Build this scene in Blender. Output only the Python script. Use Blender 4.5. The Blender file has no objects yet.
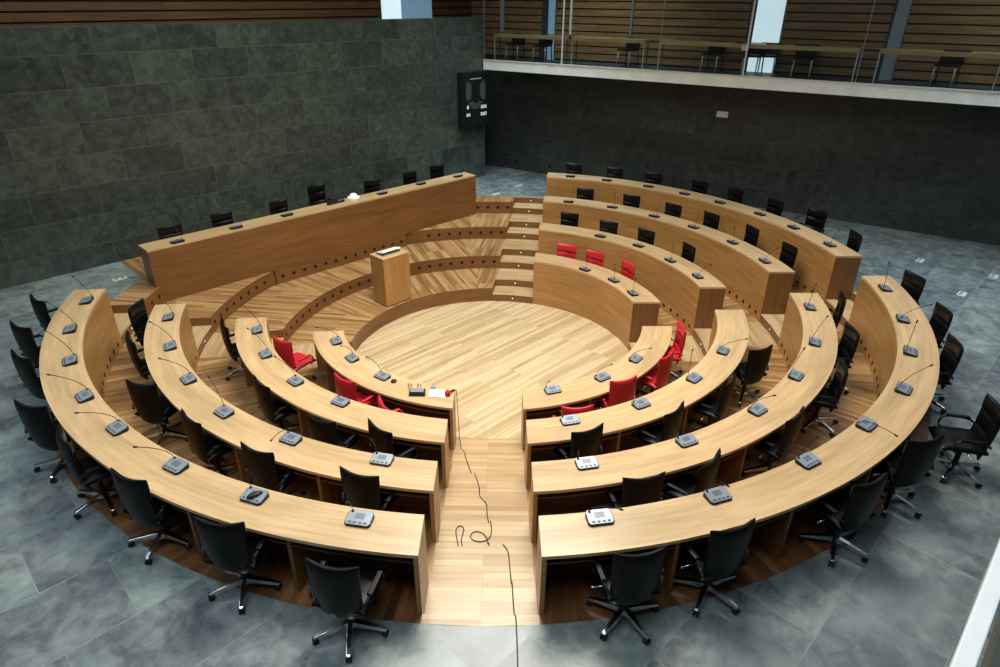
import bpy, bmesh, math, random
from mathutils import Vector, Matrix
# surveyed positions (metres): chairs (x, y, facing degrees), microphones (x, y, tip offset), cables
CH= {'L4': [(-6.97, -1.24, 47), (-6.77, -2.15, 56), (-6.31, -3.05, 52), (-5.65, -4.23, 67), (-4.94, -4.94, 34), (-4.08, -5.64, 60), (-3.1, -6.35, 75), (-2.06, -6.96, 71)], 'L3': [(-5.71, -1.04, 353), (-5.39, -2.09, 30), (-4.87, -3.33, 69), (-3.95, -4.24, 42), (-3.09, -4.91, 58), (-1.96, -5.44, 63)], 'L2': [(-4.38, -1.1, 24), (-3.44, -2.99, 37), (-2.56, -3.93, 58), (-1.78, -4.22, 41)], 'L1': [(-3.56, -1.07, 49), (-2.41, -2.44, 46), (-1.75, -3.25, 25)], 'R1': [(2.97, -1.48, 174), (2.42, -2.29, 133), (1.59, -2.9, 105), (0.78, -3.53, 90)], 'R2': [(3.75, -2.78, 107), (2.79, -3.66, 135), (1.79, -4.24, 129), (0.61, -4.51, 109)], 'R3': [(5.5, -1.89, 151), (4.94, -3.07, 170), (4.16, -4.04, 157), (2.97, -4.98, 127), (1.61, -5.67, 130), (0.9, -5.82, 95)], 'R4': [(6.71, -1.96, 183), (6.24, -3.18, 167), (5.64, -4.13, 161), (4.96, -5.57, 158), (3.86, -5.96, 97), (2.84, -6.51, 108), (1.28, -6.93, 103), (0.41, -7.11, 93)], 'B4': [(2.93, 6.39, 243), (3.89, 5.81, 234), (4.73, 5.18, 227), (5.59, 4.29, 209), (6.14, 3.47, 200), (6.62, 2.48, 197), (7.16, 1.64, 206), (7.03, 0.18, 172)], 'B3': [(2.91, 5.0, 238), (3.9, 4.29, 227), (4.64, 3.44, 214), (5.24, 2.65, 203), (5.7, 1.64, 187), (5.92, 0.48, 187)], 'B2': [(2.3, 4.02, 239), (3.06, 3.26, 231), (3.72, 2.58, 214), (4.29, 1.56, 191)], 'B1': [(1.95, 2.67, 240), (2.45, 2.18, 224), (2.95, 1.47, 197)], 'P': [(-6.16, 1.94, 307), (-5.35, 2.7, 310), (-4.31, 3.48, 316), (-3.67, 4.77, 307), (-2.36, 5.11, 307), (-1.41, 5.88, 312), (-0.7, 6.56, 304)]}
MI= {'L4': [(-6.59, -0.99, (-0.08, 0.02, 0.41)), (-6.39, -2.01, (-0.23, 0.1, 0.41)), (-5.97, -2.97, (-0.23, 0.12, 0.41)), (-5.4, -3.9, (-0.32, 0.05, 0.31)), (-4.75, -4.63, (-0.33, -0.01, 0.26)), (-3.89, -5.39, (-0.29, -0.04, 0.32)), (-2.99, -5.95, (-0.11, 0.18, 0.43)), (-1.96, -6.38, (-0.07, -0.15, 0.37))], 'L3': [(-5.41, -1.05, (0.09, -0.17, 0.34)), (-5.06, -2.07, (-0.23, 0.13, 0.36)), (-4.51, -3.07, (-0.32, 0.1, 0.3)), (-3.83, -3.94, (-0.16, 0.23, 0.39)), (-2.91, -4.6, (-0.14, -0.25, 0.21)), (-1.83, -5.11, (-0.08, -0.11, 0.39))], 'L2': [(-4.08, -1.01, (-0.2, 0.18, 0.4)), (-3.78, -1.87, (-0.23, 0.19, 0.37)), (-3.19, -2.74, (-0.25, 0.15, 0.35)), (-2.49, -3.36, (-0.01, -0.19, 0.32))], 'L1': [(-2.83, -0.93, (-0.28, 0.03, 0.28)), (-2.51, -1.56, (-0.12, -0.14, 0.33)), (-1.99, -2.19, (-0.2, -0.01, 0.38))], 'R1': [(2.14, -2.1, (0.14, -0.19, 0.31)), (1.44, -2.61, (0.05, -0.19, 0.35)), (0.59, -2.89, (-0.11, -0.23, 0.33))], 'R2': [(3.39, -2.56, (0.27, -0.11, 0.27)), (2.61, -3.31, (-0.05, 0.1, 0.42)), (1.62, -3.88, (-0.2, -0.17, 0.37)), (0.56, -4.15, (-0.19, -0.21, 0.33))], 'R3': [(5.2, -1.83, (-0.01, -0.02, 0.43)), (4.59, -3.02, (0.1, 0.02, 0.42)), (3.79, -3.91, (0.02, 0.01, 0.42)), (2.86, -4.65, (0.03, -0.2, 0.36)), (1.72, -5.17, (-0.25, -0.23, 0.3)), (0.45, -5.44, (-0.16, -0.19, 0.35))], 'R4': [(6.41, -1.92, (-0.02, 0.06, 0.44)), (5.92, -3.04, (0.2, -0.17, 0.32)), (5.34, -3.99, (0.02, 0.08, 0.42)), (4.6, -4.87, (0.18, -0.07, 0.38)), (3.67, -5.52, (0.06, -0.35, 0.13)), (2.65, -6.06, (-0.01, -0.03, 0.34)), (1.48, -6.46, (-0.06, -0.22, 0.34)), (0.26, -6.62, (0.11, -0.19, 0.29))], 'B4': [(2.8, 6.08, (0.09, 0.03, 0.34)), (3.67, 5.57, (0.27, -0.1, 0.34)), (4.57, 4.86, (0.16, -0.04, 0.34)), (5.24, 4.09, (0.02, -0.06, 0.34)), (5.8, 3.27, (0.11, -0.06, 0.34)), (6.31, 2.29, (0.02, -0.07, 0.34)), (6.57, 1.31, (0.03, 0.03, 0.34)), (6.72, 0.21, (0.07, -0.06, 0.34))], 'B3': [(2.49, 4.82, (0.12, 0.03, 0.34)), (3.47, 4.24, (0.03, -0.02, 0.34)), (4.27, 3.41, (0.11, -0.03, 0.34)), (4.89, 2.51, (0.04, -0.05, 0.34)), (5.33, 1.43, (-0.05, -0.05, 0.34)), (5.48, 0.3, (0.07, -0.19, 0.34))], 'B2': [(2.88, 3.06, (0.14, -0.07, 0.34)), (3.57, 2.33, (0.18, -0.15, 0.34)), (3.96, 1.36, (0.01, -0.03, 0.34)), (4.2, 0.45, (0.11, -0.22, 0.34))], 'B1': [(2.24, 1.86, (0.05, -0.03, 0.34)), (2.7, 1.19, (0.0, 0.03, 0.34)), (2.9, 0.49, (0.0, -0.06, 0.34))], 'P': [(-6.03, 1.7, (-0.13, 0.18, 0.31)), (-5.1, 2.48, (-0.05, 0.08, 0.4)), (-4.2, 3.25, (-0.05, 0.27, 0.29)), (-3.17, 4.21, (0.02, 0.27, 0.33)), (-2.19, 4.81, (-0.02, 0.33, 0.23)), (-1.24, 5.64, (-0.01, -0.01, 0.34)), (-0.24, 6.31, (0.06, 0.1, 0.34))]}
C1= [(-0.829, -2.973, -1.153), (-0.774, -3.502, -0.988), (-0.744, -3.686, -0.988), (-0.679, -4.107, -0.824), (-0.657, -4.313, -0.824), (-0.699, -4.631, -0.659), (-0.608, -4.753, -0.659), (-0.63, -4.967, -0.659), (-0.616, -5.295, -0.494), (-0.62, -5.44, -0.494), (-0.668, -5.561, -0.494), (-0.774, -5.579, -0.494), (-0.884, -5.52, -0.494), (-0.888, -5.425, -0.494), (-0.79, -5.373, -0.494), (-0.683, -5.481, -0.494), (-0.692, -5.795, -0.329)]
C2= [(-1.033, -5.756, -0.329), (-1.031, -5.472, -0.494), (-1.046, -5.343, -0.494), (-1.006, -5.266, -0.494), (-0.947, -5.273, -0.494), (-0.93, -5.356, -0.494), (-0.985, -5.477, -0.494), (-0.989, -5.761, -0.329)]
C3= [(-0.537, -5.799, -0.329), (-0.489, -5.863, -0.329), (-0.499, -6.019, -0.329), (-0.514, -6.288, -0.329), (-0.55, -6.676, -0.165), (-0.575, -7.034, 0.0), (-0.596, -7.24, 0.0), (-0.642, -7.615, 0.0)]
random.seed(5)
sc = bpy.context.scene
COL = sc.collection
PI = math.pi
H = 0.3295                     # height of one tier (two steps)
RI = [2.791, 4.046, 5.322, 6.514]   # front radius of each desk row = edge of each tier
RO = [3.319, 4.552, 5.813, 7.014]   # rear radius of each desk row
RWOOD = 7.12

# ------------------------------------------------------------------ materials
class NT:
    def __init__(s, name):
        s.m = bpy.data.materials.new(name); s.m.use_nodes = True
        s.t = s.m.node_tree; s.t.nodes.clear()
        s.out = s.n('ShaderNodeOutputMaterial'); s.b = s.n('ShaderNodeBsdfPrincipled')
        s.l(s.b.outputs[0], s.out.inputs[0])
    def n(s, typ, **kw):
        nd = s.t.nodes.new(typ)
        for k, v in kw.items(): setattr(nd, k, v)
        return nd
    def l(s, a, b): s.t.links.new(a, b)
    def uv(s, sx=1, sy=1, sz=1, obj=False):
        tc = s.n('ShaderNodeTexCoord'); mp = s.n('ShaderNodeMapping')
        mp.inputs['Scale'].default_value = (sx, sy, sz)
        s.l(tc.outputs['Object' if obj else 'UV'], mp.inputs[0]); return mp.outputs[0]
    def noise(s, vec, scale=1, detail=4, rough=.55, dist=0):
        nd = s.n('ShaderNodeTexNoise'); nd.inputs['Scale'].default_value = scale
        nd.inputs['Detail'].default_value = detail; nd.inputs['Roughness'].default_value = rough
        nd.inputs['Distortion'].default_value = dist
        s.l(vec, nd.inputs['Vector']); return nd.outputs['Fac']
    def ramp(s, fac, stops):
        r = s.n('ShaderNodeValToRGB'); e = r.color_ramp.elements
        e[0].position, e[0].color = stops[0][0], (*stops[0][1], 1)
        e[1].position, e[1].color = stops[-1][0], (*stops[-1][1], 1)
        for p_, c in stops[1:-1]:
            x = e.new(p_); x.color = (*c, 1)
        s.l(fac, r.inputs[0]); return r.outputs[0]
    def mix(s, fac, a, b, mode='MIX'):
        x = s.n('ShaderNodeMix', data_type='RGBA', blend_type=mode)
        if isinstance(fac, (int, float)): x.inputs[0].default_value = fac
        else: s.l(fac, x.inputs[0])
        for i, v in ((6, a), (7, b)):
            if isinstance(v, tuple): x.inputs[i].default_value = (*v, 1)
            else: s.l(v, x.inputs[i])
        return x.outputs[2]
    def bump(s, hgt, strength=.2, dist=.01):
        b = s.n('ShaderNodeBump'); b.inputs['Strength'].default_value = strength; b.inputs['Distance'].default_value = dist
        s.l(hgt, b.inputs['Height']); s.l(b.outputs[0], s.b.inputs['Normal'])
    def set(s, **kw):
        for k, v in kw.items():
            i = s.b.inputs[k.replace('_', ' ')]
            if isinstance(v, (int, float)): i.default_value = v
            elif isinstance(v, tuple): i.default_value = (*v, 1)
            else: s.l(v, i)
        return s

def veneer(name, dark, mid, light, rough=.38, coat=.25):
    t = NT(name)
    a = t.noise(t.uv(1.2, 22, 22), 1, 5, .6, .4)
    b = t.noise(t.uv(.45, 3.0, 3.0), 1, 3, .5, 1.2)
    c1 = t.ramp(a, [(.28, dark), (.52, mid), (.75, light)])
    c2 = t.ramp(b, [(.3, (.80, .78, .74)), (.7, (1.12, 1.1, 1.08))])
    col = t.mix(1, c1, c2, 'MULTIPLY')
    fine = t.noise(t.uv(5, 160, 160), 1, 2, .5)
    t.set(Base_Color=col, Roughness=rough, Coat_Weight=coat, Coat_Roughness=.22)
    t.bump(fine, .06, .002)
    return t.m

def planks(name, cols, width=.095, length=1.7, rough=.36, contrast=1.0):
    t = NT(name)
    br = t.n('ShaderNodeTexBrick'); br.offset = .43; br.offset_frequency = 3
    br.inputs['Scale'].default_value = 1; br.inputs['Brick Width'].default_value = length
    br.inputs['Row Height'].default_value = width; br.inputs['Mortar Size'].default_value = .0016
    br.inputs['Mortar Smooth'].default_value = .3; br.inputs['Bias'].default_value = 0
    br.inputs['Color1'].default_value = (0, 0, 0, 1); br.inputs['Color2'].default_value = (1, 1, 1, 1)
    br.inputs['Mortar'].default_value = (.5, .5, .5, 1)
    t.l(t.uv(), br.inputs['Vector'])
    sep = t.n('ShaderNodeSeparateColor'); t.l(br.outputs['Color'], sep.inputs[0])
    grain = t.noise(t.uv(.8, 14, 14), 1, 5, .6, .8)
    m = t.n('ShaderNodeMath', operation='MULTIPLY_ADD'); t.l(sep.outputs[0], m.inputs[0]); m.inputs[1].default_value = .62 * contrast; 
    g = t.n('ShaderNodeMath', operation='MULTIPLY_ADD'); t.l(grain, g.inputs[0]); g.inputs[1].default_value = .9; g.inputs[2].default_value = -.26
    t.l(g.outputs[0], m.inputs[2])
    col = t.ramp(m.outputs[0], [(.05, cols[0]), (.38, cols[1]), (.65, cols[2]), (.98, cols[3])])
    col = t.mix(br.outputs['Fac'], col, tuple(c * .45 for c in cols[0]))
    t.set(Base_Color=col, Roughness=rough, Coat_Weight=.2, Coat_Roughness=.25)
    t.bump(t.noise(t.uv(4, 90, 90), 1, 2), .05, .002)
    return t.m

def slate(name, base, light, vein, bw, rh, joint, rough, nscale=1.0, jamt=.6, wallw=False):
    t = NT(name)
    br = t.n('ShaderNodeTexBrick'); br.offset = .5
    br.inputs['Scale'].default_value = 1; br.inputs['Brick Width'].default_value = bw
    br.inputs['Row Height'].default_value = rh; br.inputs['Mortar Size'].default_value = .006
    br.inputs['Mortar Smooth'].default_value = .4
    br.inputs['Color1'].default_value = (0, 0, 0, 1); br.inputs['Color2'].default_value = (1, 1, 1, 1)
    br.inputs['Mortar'].default_value = (.5, .5, .5, 1)
    uv = t.uv(); t.l(uv, br.inputs['Vector'])
    sep = t.n('ShaderNodeSeparateColor'); t.l(br.outputs['Color'], sep.inputs[0])
    # shift the clouding from tile to tile
    off = t.n('ShaderNodeVectorMath', operation='MULTIPLY_ADD')
    cmb = t.n('ShaderNodeCombineXYZ'); t.l(sep.outputs[0], cmb.inputs[2]); t.l(sep.outputs[0], cmb.inputs[0])
    t.l(cmb.outputs[0], off.inputs[0]); off.inputs[1].default_value = (7, 7, 7); t.l(uv, off.inputs[2])
    n1 = t.noise(off.outputs[0], 1.5 * nscale, 7, .62, 1.3)
    n2 = t.noise(off.outputs[0], 6 * nscale, 5, .65, .6)
    c = t.ramp(n1, [(.28, base), (.5, tuple((a + b) / 2 for a, b in zip(base, light))), (.68, light)])
    c = t.mix(t.ramp(n2, [(.45, (0, 0, 0)), (.75, (.55, .55, .55))]), c, vein)
    tint = t.ramp(sep.outputs[0], [(0, (.72, .74, .78)), (.5, (1, 1, 1)), (1, (1.18, 1.2, 1.12))])
    c = t.mix(1, c, tint, 'MULTIPLY')
    f = t.n('ShaderNodeMath', operation='MULTIPLY'); t.l(br.outputs['Fac'], f.inputs[0]); f.inputs[1].default_value = jamt
    c = t.mix(f.outputs[0], c, joint)
    r = t.ramp(n2, [(.3, (rough - .08,) * 3), (.7, (rough + .1,) * 3)])
    t.set(Base_Color=c, Roughness=r)
    t.bump(n2, .25, .006)
    return t.m

def simple(name, col, rough=.5, metal=0, var=.15, scale=30, bump=0, **kw):
    t = NT(name)
    n = t.noise(t.uv(1, 1, 1, obj=True), scale, 3)
    c = t.ramp(n, [(.3, tuple(v * (1 - var) for v in col)), (.7, tuple(min(1, v * (1 + var)) for v in col))])
    t.set(Base_Color=c, Roughness=rough, Metallic=metal, **kw)
    if bump: t.bump(n, bump, .002)
    return t.m

def emis(name, col, strength):
    t = NT(name); n = t.noise(t.uv(1, 1, 1, obj=True), .8, 2)
    c = t.ramp(n, [(.3, tuple(v * .85 for v in col)), (.7, col)])
    t.set(Base_Color=col, Roughness=.3, Emission_Color=c, Emission_Strength=strength); return t.m

M = {}
M['top'] = veneer('light_oak_top', (.43, .285, .140), (.51, .355, .188), (.57, .415, .235), .34, .3)
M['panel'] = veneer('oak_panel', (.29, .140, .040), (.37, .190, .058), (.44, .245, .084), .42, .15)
M['panel_shaded'] = veneer('oak_panel_shaded', (.135, .055, .015), (.185, .08, .023), (.235, .108, .034), .42, .12)  # same oak, with the shade of poorly lit faces put into its colour
M['inner'] = veneer('oak_inside_shaded', (.06, .028, .011), (.085, .042, .017), (.11, .056, .024), .6, 0)  # oak darkened in colour for the shade under the desks
M['pit'] = planks('pit_boards', [(.34, .235, .115), (.49, .365, .20), (.58, .455, .275), (.70, .57, .37)], .08, 1.7, .33, .8)
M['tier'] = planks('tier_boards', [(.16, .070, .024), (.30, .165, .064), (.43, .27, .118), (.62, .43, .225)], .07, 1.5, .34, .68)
M['tier_dark'] = planks('outer_boards_shaded', [(.07, .026, .010), (.13, .052, .019), (.19, .082, .030), (.27, .13, .052)], .085, 1.2, .34, 1.0)  # boards beneath the outer desks, under-desk shade put into the colour
M['step'] = planks('step_boards', [(.30, .185, .082), (.41, .275, .135), (.48, .345, .185), (.57, .435, .26)], .085, 1.3, .36, .8)
M['floor'] = slate('slate_floor', (.062, .078, .084), (.19, .23, .235), (.33, .375, .36), 1.2, .9, (.36, .40, .39), .30, .8, .28)
M['wall'] = slate('slate_wall', (.020, .028, .024), (.056, .072, .060), (.10, .122, .10), 1.2, .6, (.17, .19, .17), .36, 1.1, .35)
M['wall_back'] = slate('slate_wall_dark', (.018, .022, .019), (.042, .05, .043), (.07, .08, .066), 1.3, .62, (.10, .11, .09), .38, 1.0, .3)
M['gallery'] = slate('gallery_stone', (.05, .06, .05), (.11, .125, .10), (.16, .18, .15), 1.2, .6, (.2, .2, .18), .4)
M['hole'] = simple('vent_black', (.006, .005, .004), .9)
M['leather'] = simple('black_leather', (.0035, .0035, .004), .40, 0, .25, 60, .15, Specular_IOR_Level=.18)
M['leather_red'] = simple('red_leather', (.46, .012, .022), .40, 0, .2, 60, .15)
M['plastic'] = simple('black_plastic', (.010, .010, .011), .42, 0, .2, 40, Specular_IOR_Level=.35)
M['chrome'] = simple('chrome', (.75, .76, .78), .16, 1, .05)
M['grey'] = simple('grey_metal_panel', (.27, .31, .35), .33, .35, .1)
M['grey_dark'] = simple('dark_grey_plastic', (.055, .062, .07), .4, 0, .1)
M['steel'] = simple('white_steel', (.66, .67, .64), .4, .2, .06)
M['concrete'] = simple('pale_concrete_edge', (.80, .84, .77), .6, 0, .08, 3, .1)
M['soffit'] = simple('dark_soffit', (.03, .032, .03), .8)
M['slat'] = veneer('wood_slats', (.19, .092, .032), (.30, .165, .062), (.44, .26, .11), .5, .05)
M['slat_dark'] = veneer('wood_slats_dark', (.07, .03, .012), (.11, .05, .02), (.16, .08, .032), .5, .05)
M['gap'] = simple('slat_gap', (.012, .008, .005), .9)
M['win'] = emis('daylight_pane', (.64, .80, .88), .95)
M['glow_dim'] = emis('dim_blue_glow', (.18, .30, .42), .55)
M['glow_faint'] = emis('faint_blue_glow', (.16, .20, .23), .16)
M['frame_dark'] = simple('dark_blue_frame', (.03, .045, .055), .5)
M['white'] = simple('white_paint', (.86, .87, .83), .45, 0, .03)
M['paper'] = simple('white_paper', (.85, .85, .83), .8, 0, .03)
M['red'] = simple('red_foam', (.5, .01, .02), .8)
M['board'] = simple('black_display', (.010, .011, .013), .3)
M['lamp_dot'] = emis('indicator', (.45, .55, .55), .22)
M['lamp_txt'] = emis('display_digit', (.7, .8, .85), .35)
M['led'] = emis('step_led', (1, .9, .72), .7)
M['cable'] = simple('cable_rubber', (.03, .025, .02), .5)
t = NT('clear_glass'); mx = t.n('ShaderNodeMixShader'); tr = t.n('ShaderNodeBsdfTransparent'); gl = t.n('ShaderNodeBsdfGlossy')
tr.inputs[0].default_value = (.90, .94, .93, 1); gl.inputs['Roughness'].default_value = .04
nz = t.noise(t.uv(1, 1, 1, obj=True), 2, 2); lw = t.n('ShaderNodeLayerWeight'); lw.inputs[0].default_value = .25
mm = t.n('ShaderNodeMath', operation='MULTIPLY_ADD'); t.l(lw.outputs['Fresnel'], mm.inputs[0]); mm.inputs[1].default_value = .7; mm.inputs[2].default_value = .02
t.l(mm.outputs[0], mx.inputs[0]); t.l(tr.outputs[0], mx.inputs[1]); t.l(gl.outputs[0], mx.inputs[2]); t.l(mx.outputs[0], t.out.inputs[0])
M['glass'] = t.m

# ------------------------------------------------------------------ mesh helpers
class MB:
    def __init__(s): s.v = []; s.f = []; s.uv = []; s.mi = []; s.sm = []
    def face(s, pts, uvs=None, mi=0, smooth=False):
        b = len(s.v); s.v += [tuple(p) for p in pts]; s.f.append(tuple(range(b, b + len(pts))))
        if uvs is None:
            p0 = Vector(pts[0]); n = (Vector(pts[1]) - p0).cross(Vector(pts[2]) - p0)
            a = max(range(3), key=lambda i: abs(n[i]))
            if a == 2: uvs = [(p[0], p[1]) for p in pts]
            elif a == 1: uvs = [(p[0], p[2]) for p in pts]
            else: uvs = [(p[1], p[2]) for p in pts]
        s.uv.append(uvs); s.mi.append(mi); s.sm.append(smooth)
    def grid(s, P, UV=None, mi=0, smooth=True):
        for i in range(len(P) - 1):
            for j in range(len(P[0]) - 1):
                q = [P[i][j], P[i + 1][j], P[i + 1][j + 1], P[i][j + 1]]
                u = [UV[i][j], UV[i + 1][j], UV[i + 1][j + 1], UV[i][j + 1]] if UV else None
                s.face(q, u, mi, smooth)
    def box(s, x0, x1, y0, y1, z0, z1, mi=0, along=None, T=None):
        c = [(x, y, z) for z in (z0, z1) for y in (y0, y1) for x in (x0, x1)]
        fs = [(0, 2, 3, 1), (4, 5, 7, 6), (0, 1, 5, 4), (2, 6, 7, 3), (0, 4, 6, 2), (1, 3, 7, 5)]
        if along is None: along = max(range(3), key=lambda i: (x1 - x0, y1 - y0, z1 - z0)[i])
        for f in fs:
            pts = [c[i] for i in f]
            oth = [i for i in range(3) if i != along]
            varies = [i for i in oth if max(p[i] for p in pts) - min(p[i] for p in pts) > 1e-9]
            if max(p[along] for p in pts) - min(p[along] for p in pts) > 1e-9:
                vv = varies[0] if varies else oth[0]
                uv = [(p[along], p[vv] + .37 * vv) for p in pts]
            else: uv = [(p[oth[0]], p[oth[1]]) for p in pts]
            if T is not None: pts = [tuple(T @ Vector(p)) for p in pts]
            s.face(pts, uv, mi)
    def tube(s, path, r, n=8, mi=0, caps=True):
        path = [Vector(p) for p in path]; rs = r if isinstance(r, (list, tuple)) else [r] * len(path)
        rings = []; up = Vector((0, 0, 1))
        for i, p in enumerate(path):
            d = (path[min(i + 1, len(path) - 1)] - path[max(i - 1, 0)]).normalized()
            ref = up if abs(d.z) < .95 else Vector((1, 0, 0))
            a = d.cross(ref).normalized(); b = d.cross(a).normalized()
            rings.append([tuple(p + rs[i] * (math.cos(2 * PI * k / n) * a + math.sin(2 * PI * k / n) * b)) for k in range(n)])
        for i in range(len(rings) - 1):
            for k in range(n):
                s.face([rings[i][k], rings[i][(k + 1) % n], rings[i + 1][(k + 1) % n], rings[i + 1][k]], None, mi, True)
        if caps:
            s.face(rings[0], None, mi); s.face(rings[-1][::-1], None, mi)
    def lathe(s, prof, n=16, mi=0, c=(0, 0, 0), axis='z'):
        R_ = []
        for r, z in prof:
            ring = []
            for k in range(n + 1):
                a = 2 * PI * k / n; x, y = r * math.cos(a), r * math.sin(a)
                if axis == 'z': q = (c[0] + x, c[1] + y, c[2] + z)
                elif axis == 'y': q = (c[0] + x, c[1] + z, c[2] + y)
                else: q = (c[0] + z, c[1] + x, c[2] + y)
                ring.append(q)
            R_.append(ring)
        s.grid(R_, None, mi, True)
    def build(s, name, mats, parent=None, bevel=0, merge=True):
        me = bpy.data.meshes.new(name); me.from_pydata(s.v, [], s.f)
        ul = me.uv_layers.new(name='UVMap'); i = 0
        for uvs in s.uv:
            for u in uvs: ul.data[i].uv = (u[0], u[1]); i += 1
        for k, p_ in enumerate(me.polygons): p_.material_index = s.mi[k]; p_.use_smooth = s.sm[k]
        for m in (mats if isinstance(mats, (list, tuple)) else [mats]): me.materials.append(M[m])
        bm = bmesh.new(); bm.from_mesh(me)
        if merge: bmesh.ops.remove_doubles(bm, verts=bm.verts, dist=1e-5)
        bmesh.ops.recalc_face_normals(bm, faces=bm.faces)
        if bevel:
            ed = [e for e in bm.edges if len(e.link_faces) == 2 and e.calc_face_angle(0) > .6]
            bmesh.ops.bevel(bm, geom=ed, offset=bevel, segments=2, affect='EDGES', profile=.6)
        bm.to_mesh(me); bm.free()
        o = bpy.data.objects.new(name, me); COL.objects.link(o)
        if parent: o.parent = parent
        return o

def tag(o, label=None, cat=None, group=None, kind=None):
    if label: o['label'] = label
    if cat: o['category'] = cat
    if group: o['group'] = group
    if kind: o['kind'] = kind
    return o
def empty(name, loc=(0, 0, 0), rz=0):
    o = bpy.data.objects.new(name, None); COL.objects.link(o); o.location = loc; o.rotation_euler = (0, 0, rz)
    o.empty_display_size = .1; return o
def copy_tree(o, parent=None):
    c = o.copy(); COL.objects.link(c)
    if parent: c.parent = parent
    for ch in list(o.children):
        if not ch.name.startswith('gooseneck'): copy_tree(ch, c)
    return c
ORD = ['first', 'second', 'third', 'fourth', 'fifth', 'sixth', 'seventh', 'eighth', 'ninth']

# ------------------------------------------------------------------ plan geometry (azimuth clockwise from +y)
def pt(az, r, z=0): return (r * math.sin(az), r * math.cos(az), z)
LINES = {'PL': ((-7.1, .5), (-2.8, .45)), 'LT': ((-6.95, -.49), (-2.75, -.49)), 'LF': ((-1.43, -6.89), (-.88, -2.66)),
         'RF': ((-.36, -7.04), (.13, -2.86)), 'RT': ((6.95, -1.39), (2.7, -.93)), 'BR': ((7.0, -.42), (2.8, .11)),
         'BL': ((2.28, 6.62), (1.2, 2.45)), 'PR': ((1.40, 6.86), (.25, 2.62))}
def laz(name, r, lo):
    (x0, y0), (x1, y1) = LINES[name]; dx, dy = x1 - x0, y1 - y0
    a = dx * dx + dy * dy; b = 2 * (x0 * dx + y0 * dy); c = x0 * x0 + y0 * y0 - r * r
    D = math.sqrt(max(0, b * b - 4 * a * c)); best = None
    for sgn in (-1, 1):
        t_ = (-b + sgn * D) / (2 * a)
        if best is None or abs(t_ - .5) < abs(best - .5): best = t_
    az = math.atan2(x0 + best * dx, y0 + best * dy)
    while az < lo: az += 2 * PI
    while az > lo + 2 * PI: az -= 2 * PI
    return az
REG = {'P': ('PL', 'PR', -2.0), 'rear': ('PR', 'BL', -.3), 'B': ('BL', 'BR', 0), 'right': ('BR', 'RT', 1.0),
       'R': ('RT', 'RF', 1.2), 'front': ('RF', 'LF', 2.5), 'L': ('LF', 'LT', 2.8), 'left': ('LT', 'PL', 4.0)}
def rng(reg, r):
    a, b, lo = REG[reg]; A = laz(a, r, lo); B = laz(b, r, A); return A, B
def ring_top(mb, reg, r0, r1, z, mode='radial', mi=0, nr=3, cut=None):
    n = 2 if reg in ('rear', 'right', 'front', 'left') else 84
    A0, B0 = rng(reg, (r0 + r1) / 2); sect = math.radians(30)
    for j in range(nr):
        ra, rb = r0 + (r1 - r0) * j / nr, r0 + (r1 - r0) * (j + 1) / nr
        Aa, Ba = rng(reg, ra); Ab, Bb = rng(reg, rb)
        for i in range(n):
            f0, f1 = i / n, (i + 1) / n
            q = [pt(Aa + (Ba - Aa) * f0, ra, z), pt(Ab + (Bb - Ab) * f0, rb, z), pt(Ab + (Bb - Ab) * f1, rb, z), pt(Aa + (Ba - Aa) * f1, ra, z)]
            am = A0 + (B0 - A0) * (f0 + f1) / 2
            if mode == 'radial':
                k = math.floor(am / sect); ac = (k + .5) * sect
                d = (math.sin(ac), math.cos(ac)); pe = (d[1], -d[0])
                uv = [(p[0] * d[0] + p[1] * d[1] + k * 3.1, p[0] * pe[0] + p[1] * pe[1] + k * 1.37) for p in q]
            else:
                ac = (A0 + B0) / 2; d = (math.cos(ac), -math.sin(ac)); pe = (math.sin(ac), math.cos(ac))
                uv = [(p[0] * d[0] + p[1] * d[1], p[0] * pe[0] + p[1] * pe[1]) for p in q]
            mb.face(q, uv, mi)
def arc_wall(mb, reg, r, z0, z1, mi=0, n=None, inset=0):
    A, B = rng(reg, r); n = n or (2 if reg in ('rear', 'right', 'front', 'left') else 96)
    for i in range(n):
        a0, a1 = A + (B - A) * i / n, A + (B - A) * (i + 1) / n
        mb.face([pt(a0, r, z0), pt(a1, r, z0), pt(a1, r, z1), pt(a0, r, z1)], [(a0 * r, z0), (a1 * r, z0), (a1 * r, z1), (a0 * r, z1)], mi, n > 4)
def holes(mb, reg, r, z, spacing=.27, margin=.16, mi=1, rad=.042, skip=None):
    A, B = rng(reg, r); L = (B - A) * r; n = int((L - 2 * margin) / spacing)
    for i in range(n + 1):
        a = A + (margin + (L - 2 * margin) * i / max(1, n)) / r
        if skip and skip(pt(a, r)): continue
        c = Vector(pt(a, r - .0035, z)); tn = Vector((math.cos(a), -math.sin(a), 0))
        mb.face([tuple(c + rad * (math.cos(2 * PI * k / 12) * tn + math.sin(2 * PI * k / 12) * Vector((0, 0, 1)))) for k in range(12)], None, mi)

LV = lambda k: -(3 - k) * H     # floor level of tier k = 0..3
# president's desk frame
PO = Vector((-6.5, 1.2, 0)); PD = Vector((.789, .6144, 0)); PN = Vector((-.6144, .789, 0)); PLEN = 8.56
PROT = math.atan2(PD.y, PD.x)
def ploc(u, v, z=0): q = PO + u * PD + v * PN; return (q.x, q.y, z)

# --- pit floor
mb = MB(); n = 96
d = (PD.x, PD.y)
ring = [pt(2 * PI * i / n, 2.80, LV(0) - H) for i in range(n)]
mb.face(ring, [(p[0] * d[0] + p[1] * d[1], -p[0] * d[1] + p[1] * d[0]) for p in ring])
tag(mb.build('floor', 'pit'), kind='structure')

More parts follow.
